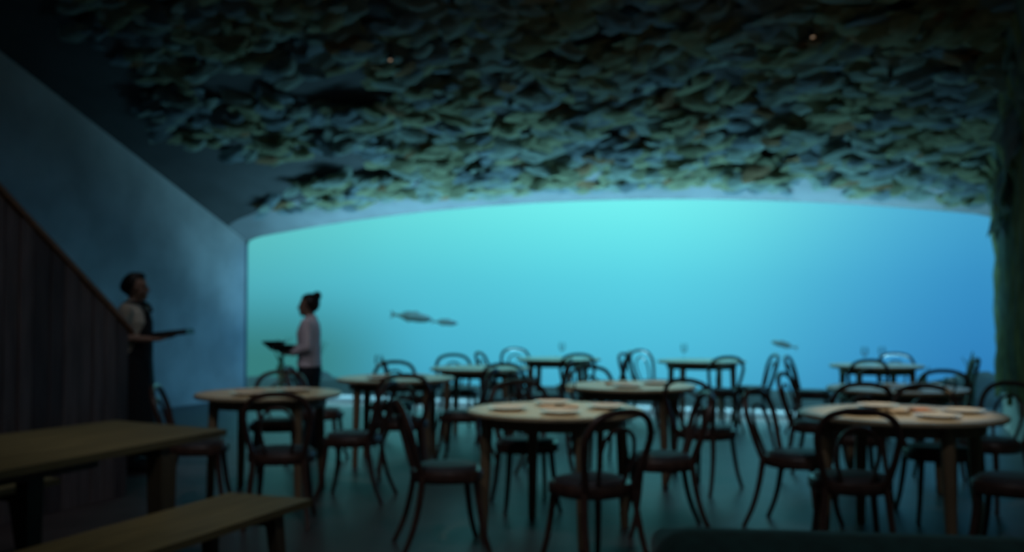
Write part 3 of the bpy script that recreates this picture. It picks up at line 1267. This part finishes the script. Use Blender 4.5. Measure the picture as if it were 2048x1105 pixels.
def hand(bm, wrist, fwd, up, side, curl=.5):
    """palm with four curled fingers and a thumb; fwd: finger direction, up: back of hand, side: +1 thumb towards +lateral"""
    f = Vector(fwd).normalized()
    u = Vector(up)
    u = (u - f * u.dot(f)).normalized()
    l = f.cross(u) * side
    w = Vector(wrist)
    mt = Matrix((f, f.cross(u), u)).transposed().to_4x4()
    mt.translation = w + f * .045
    bmesh.ops.create_icosphere(bm, subdivisions=2, radius=1, matrix=mt @ Matrix.Diagonal((.052, .040, .017, 1)))
    for k, ln in enumerate((.072, .080, .075, .058)):
        base = w + f * .078 + l * (.029 - .0195 * k)
        a1, a2, a3 = curl * .6, curl * 1.5, curl * 2.2
        p1 = base + (f * math.cos(a1) - u * math.sin(a1)) * ln * .45
        p2 = p1 + (f * math.cos(a2) - u * math.sin(a2)) * ln * .32
        p3 = p2 + (f * math.cos(a3) - u * math.sin(a3)) * ln * .25
        limb(bm, [base - f * .02, base, p1, p2, p3], [.0095, .0095, .009, .008, .007], 8)
    t0 = w + f * .022 + l * .022
    t1 = t0 + (f * .6 + l * .75 - u * .2).normalized() * .034
    t2 = t1 + (f * .85 + l * .35 - u * .35).normalized() * .030
    t3 = t2 + (f * .95 + l * .0 - u * .4).normalized() * .024
    limb(bm, [t0, t1, t2, t3], [.013, .0115, .010, .008], 8)


def head(bm, cx, cz, tilt=0):
    start = len(bm.verts)
    ball(bm, (cx - .012, 0, cz + .020), (.094, .074, .092))
    ball(bm, (cx + .022, 0, cz - .040), (.066, .056, .074))
    ball(bm, (cx + .055, 0, cz - .092), (.028, .030, .022), sub=2)      # chin
    ball(bm, (cx + .060, 0, cz + .030), (.024, .052, .018), sub=2)      # brow
    limb(bm, [(cx + .078, 0, cz + .010), (cx + .098, 0, cz - .022)], [.010, .013], 8)   # nose
    ball(bm, (cx + .080, 0, cz - .056), (.013, .024, .007), sub=2)
    ball(bm, (cx + .077, 0, cz - .068), (.013, .020, .008), sub=2)      # lips
    for s in (-1, 1):
        ball(bm, (cx - .008, s * .074, cz - .008), (.018, .008, .031), Euler((0, .15, s * .35)), sub=2)
        ball(bm, (cx + .045, s * .042, cz - .025), (.026, .020, .026), sub=2)
    limb(bm, [(cx - .035, 0, cz - .16), (cx - .020, 0, cz - .06)], [.056, .054])
    return start


def person(name, label, loc, rz, scale, kind):
    r = empty(name, loc, rz)
    r.scale = (scale,) * 3
    tag(r, label, 'person')
    H = 1.60
    W1 = kind == 'apron'
    # arm joints (local; +X is the way the person faces)
    if W1:
        arms = [((0.0, -.185, 1.405), (-.035, -.225, 1.165), (.205, -.150, 1.150)), ((0.0, .185, 1.405), (-.02, .225, 1.16), (.215, .090, 1.165))]
        hdir = [(1, .25, -.02), (1, -.15, .0)]
    else:
        arms = [((0.0, -.185, 1.405), (.01, -.225, 1.145), (.345, -.145, 1.105)), ((0.0, .185, 1.405), (-.02, .225, 1.15), (.17, .13, 1.075))]
        hdir = [(1, .05, .02), (1, -.05, -.02)]
    legs = [(-.095, .02), (.095, -.03)] if W1 else [(-.09, -.05), (.09, .06)]
    b = bmesh.new()
    head(b, .03, H)
    torso(b, [(-.0, .86, .10, .15), (-.0, .94, .115, .168), (0, 1.06, .10, .142), (.005, 1.18, .105, .150), (.01, 1.30, .115, .168),
              (.0, 1.38, .10, .175), (-.01, 1.43, .07, .13), (-.01, 1.465, .05, .06)])
    for i, (sh, elb, wr) in enumerate(arms):
        limb(b, [sh, Vector(sh).lerp(Vector(elb), .5), elb], [.052, .044, .036])
        limb(b, [elb, Vector(elb).lerp(Vector(wr), .35), wr], [.036, .037, .024])
        hand(b, wr, hdir[i], (0, 0, -1), 1 if i == 0 else -1, -.0 + .35)
    for ly, fx in legs:
        limb(b, [(0, ly, .90), (fx * .5 + .01, ly, .50)], [.088, .055])
        limb(b, [(fx * .5 + .01, ly, .50), (fx * .6 - .01, ly, .34), (fx, ly, .09)], [.055, .052, .034])
        limb(b, [(fx - .03, ly, .045), (fx + .10, ly * 1.1, .035), (fx + .16, ly * 1.15, .028)], [.042, .036, .028])
    body = fuse('body', b, 'skin', r, .0055)
    # shoes
    for ly, fx in legs:
        b = bmesh.new()
        limb(b, [(fx - .035, ly, .052), (fx + .09, ly * 1.1, .044), (fx + .17, ly * 1.15, .036)], [.050, .044, .036])
        for v in b.verts:
            v.co.z = max(v.co.z, 0)
        build('shoe', b, 'black_cloth', r)
    # shirt
    b = bmesh.new()
    zb = 1.02 if W1 else .93
    secs = [(-.0, zb, .125 if W1 else .135, .170 if W1 else .185), (0, 1.08, .122, .165), (.005, 1.18, .125, .170), (.01, 1.30, .132, .186),
            (.0, 1.385, .112, .192), (-.01, 1.44, .080, .135), (-.015, 1.475, .062, .070), (-.010, 1.50, .060, .062)]
    torso(b, secs, 24)
    for i, (sh, elb, wr) in enumerate(arms):
        s_, e_, w_ = Vector(sh), Vector(elb), Vector(wr)
        if W1:
            limb(b, [s_, s_.lerp(e_, .5), s_.lerp(e_, .85)], [.066, .058, .054])
        else:
            limb(b, [s_, s_.lerp(e_, .5), e_], [.066, .058, .050])
            limb(b, [e_, e_.lerp(w_, .5), e_.lerp(w_, .9)], [.050, .044, .036])
    fuse('shirt', b, 'shirt_cream' if W1 else 'shirt_white', r, .009, 2)
    # trousers
    b = bmesh.new()
    torso(b, [(0, .80, .118, .172), (-.005, .90, .130, .184), (0, .99, .122, .172), (0, 1.04, .116, .160)], 24)
    for ly, fx in legs:
        limb(b, [(0, ly, .86), (fx * .5 + .01, ly, .50)], [.105, .078])
        limb(b, [(fx * .5 + .01, ly, .50), (fx - .005, ly, .12)], [.078, .062])
    fuse('trousers', b, 'black_cloth' if W1 else 'navy_cloth', r, .010, 2)
    # apron
    if W1:
        b = bmesh.new()
        rows = [(1.40, .118, .085, .55), (1.30, .145, .115, .8), (1.18, .142, .15, 1.0), (1.06, .142, .178, 1.25), (.96, .150, .192, 2.4), (.80, .158, .20, 2.5),
                (.60, .175, .215, 2.5), (.40, .195, .235, 2.5), (.24, .205, .245, 2.5)]
        n = 26
        G, G2 = [], []
        for z, dep, wid, ang in rows:
            a, a2 = [], []
            for k in range(n + 1):
                t = -ang + 2 * ang * k / n
                fold = .008 * math.sin(k * 1.7) * (1 if z < .9 else .2)
                a.append(b.verts.new(((dep + fold + .008) * math.cos(t) + (.01 if z > 1 else 0), (wid + .008 + fold) * math.sin(t), z)))
                a2.append(b.verts.new(((dep + fold) * math.cos(t) + (.01 if z > 1 else 0), (wid + fold) * math.sin(t), z)))
            G.append(a)
            G2.append(a2)
        for i in range(len(G) - 1):
            for k in range(n):
                b.faces.new((G[i][k], G[i][k + 1], G[i + 1][k + 1], G[i + 1][k]))
                b.faces.new((G2[i][k], G2[i + 1][k], G2[i + 1][k + 1], G2[i][k + 1]))
            b.faces.new((G[i][0], G[i + 1][0], G2[i + 1][0], G2[i][0]))
            b.faces.new((G[i][n], G2[i][n], G2[i + 1][n], G[i + 1][n]))
        for k in range(n):
            b.faces.new((G[0][k], G2[0][k], G2[0][k + 1], G[0][k + 1]))
            b.faces.new((G[-1][k], G[-1][k + 1], G2[-1][k + 1], G2[-1][k]))
        ap = build('apron', b, 'black_cloth', r)
        for s in (-1, 1):
            b = bmesh.new()
            tube(b, spline([(.132, s * .07, 1.39), (.09, s * .085, 1.455), (.0, s * .088, 1.475), (-.08, s * .075, 1.44), (-.135, s * .03, 1.30), (-.135, -s * .08, 1.12)], 4), .011, 6, flat=1.6)
            build('strap', b, 'black_cloth', ap)
    # hair
    b = bmesh.new()
    hc = Vector((.012, 0, H + .030))
    bmesh.ops.create_icosphere(b, subdivisions=4, radius=1)
    for v in b.verts:
        d = v.co.copy()
        k = 1 + .05 * noise.noise(d * 6)
        # pull the cap inside the head over the face and below the ears
        face = max(0.0, d.x - .15) * max(0.0, .62 - d.z) * 3.2 + max(0.0, -d.z - .45 + (0 if d.x < -.2 else -.25 - .5 * 0)) * 2
        front = .82 if (d.x > .28 and d.z < .55) or (d.z < -.35 and d.x > -.1) else 1.0
        v.co = Vector((d.x * .113, d.y * .091, d.z * .112)) * (k * (front if front < 1 else 1)) + hc + Vector((-.012, 0, 0))
    if W1:
        ball(b, (-.072, 0, H + .015), (.055, .062, .062), sub=3)
        ball(b, (.035, .0, H + .105), (.062, .060, .036), sub=3)
    else:
        ball(b, (-.075, 0, H + .105), (.052, .050, .060), Euler((0, -.5, 0)), sub=3)
        ball(b, (-.045, 0, H + .02), (.065, .066, .085), sub=3)
    build('hair', b, 'hair', r, angle=80)
    for s in (-1, 1):
        b = bmesh.new()
        bmesh.ops.create_icosphere(b, subdivisions=2, radius=.0115)
        e = build('eye', b, 'eye', r)
        e.location = (.103, s * .030, H + .008)
    return r


face1 = math.radians(21)
w1 = person('person', 'waiter in cream shirt and long black apron holding a dark board, by the balustrade', (-6.28, 7.03, 0), face1, 1.0, 'apron')
w2 = person('person', 'waiter in white shirt with hair in a top bun, holding dark bowls before the window', (-5.48, 8.61, 0), face1 + PI, .905, 'bun')


def local_to_world(o, p):
    return Matrix.Translation(o.location) @ o.rotation_euler.to_matrix().to_4x4() @ Matrix.Scale(o.scale[0], 4) @ Vector(p)


# slate board with rim held by the waiter with the apron
p = local_to_world(w1, (.345, -.03, 1.195))
b = bmesh.new()
box(b, -.165, .165, -.11, .11, -.016, .012)
brd = build('serving_board', b, 'slate', None, smooth=False, bevel=.006)
b = bmesh.new()
ring_pts = [(-.155, -.10), (.155, -.10), (.155, .10), (-.155, .10)]
for (x0, y0), (x1, y1) in zip(ring_pts, ring_pts[1:] + ring_pts[:1]):
    box(b, min(x0, x1) - .006, max(x0, x1) + .006, min(y0, y1) - .006, max(y0, y1) + .006, .011, .030)
build('rim', b, 'slate', brd, smooth=False)
brd.location = p
brd.rotation_euler = (0, math.radians(-6), face1)
tag(brd, 'flat dark serving board held out level by the waiter in the apron', 'board')


def bowl(loc, lab):
    b = bmesh.new()
    lathe(b, [(0, 0), (.045, 0), (.060, .006), (.098, .034), (.118, .062), (.121, .068), (.113, .066), (.090, .036), (.050, .014), (0, .012)], 28)
    o = build('dark_bowl', b, 'slate')
    o.location = loc
    tag(o, lab, 'bowl', 'dark bowls carried by the waiter in white')


bowl(local_to_world(w2, (.43, -.14, 1.130)), 'dark shallow bowl in the outstretched hand of the waiter in white')
bowl(local_to_world(w2, (.255, .125, 1.098)), 'dark shallow bowl held nearer the body of the waiter in white')

# ------------------------------------------------------------------ ceiling spotlights over the tables, and added fill spots
SPOTS = [  # x, y, target table index, power, label
    (-5.18, 9.73, 2, 26, 'tiny warm ceiling spotlight among the leaves, leftmost of those seen'),
    (-2.01, 10.53, 6, 10, 'tiny warm ceiling spotlight among the leaves above the middle row'),
    (-.01, 10.38, 9, 10, 'tiny warm ceiling spotlight high among the leaves at right'),
    (-.44, 11.68, 9, 4, 'tiny warm ceiling spotlight low among the leaves near the window at right'),
    (-4.14, 10.74, 4, 8, 'tiny warm ceiling spotlight among the leaves left of centre'),
    (-.69, 9.77, 8, 20, 'tiny warm ceiling spotlight near the top edge at right'),
    (-2.02, 6.6, 0, 150, 'ceiling spotlight above the nearest middle-row table'),
    (-4.3, 6.9, 1, 55, 'ceiling spotlight above the nearest left-row table'),
    (.0, 7.1, 7, 150, 'ceiling spotlight above the large right foreground table'),
    (-2.0, 8.7, 5, 65, 'ceiling spotlight above the second middle-row table'),
    (-4.1, 9.0, 3, 16, 'ceiling spotlight above the left row'),
    (-3.4, 3.4, 10, 9, 'ceiling spotlight above the long left table'),
    (-2.6, 3.6, 11, 9, 'ceiling spotlight above the foreground bench'),
    (-5.2, 5.4, 12, 26, 'added fill spotlight above the foot of the stairs'),  # added to lift the waiters' shirts
    (-3.0, .4, 13, 50, 'added fill spotlight high behind the camera at left, washing the tables'),  # added wide fill for the furniture, out of view
    (.3, .6, 14, 50, 'added fill spotlight high behind the camera at right, washing the tables')]  # second added wide fill, also out of view
AIMS = TABLES + [(-3.75, 3.3), (-2.94, 3.5), (-5.6, 8.0), (-3.4, 6.5), (-.9, 6.5)]
for x, y, ti, pw, lab in SPOTS:
    z = ceil_z(x, y) - .30
    r = empty('ceiling_spotlight', (x, y, z))
    tag(r, lab, 'spotlight', 'ceiling spotlights')
    tgt = Vector((AIMS[ti][0], AIMS[ti][1], .78 if ti < 11 else .47))
    d = (tgt - Vector((x, y, z))).normalized()
    q = d.to_track_quat('-Z', 'Y')
    b = bmesh.new()
    lathe(b, [(0, .085), (.024, .08), (.026, .0), (.022, -.004), (.021, .004), (0, .006)], 16)
    hh = build('lamp_housing', b, 'lamp_black', r)
    hh.rotation_mode = 'QUATERNION'
    hh.rotation_quaternion = q
    b = bmesh.new()
    lathe(b, [(0, .0015), (.020, .0015), (.020, .0045), (0, .0045)], 14)
    build('lamp_lens', b, 'lens', hh)
    b = bmesh.new()
    tube(b, [(0, 0, .06), (0, 0, .30)], .007, 6)
    build('stem', b, 'lamp_black', r)
    ld = bpy.data.lights.new('spot_beam', 'SPOT')
    ld.energy = pw * 2.6
    ld.color = (1, .84, .58) if ti < 12 else (.92, .93, 1)
    dist = (tgt - Vector((x, y, z))).length
    ld.spot_size = 2 * math.atan((.62 if ti < 10 else (1.4 if ti < 13 else (3.6 if ti == 13 else 5.5))) / dist)
    ld.spot_blend = .5
    ld.shadow_soft_size = .02
    lo_ = bpy.data.objects.new('spot_beam', ld)
    COL.objects.link(lo_)
    lo_.parent = r
    lo_.location = d * .03
    lo_.rotation_mode = 'QUATERNION'
    lo_.rotation_quaternion = q
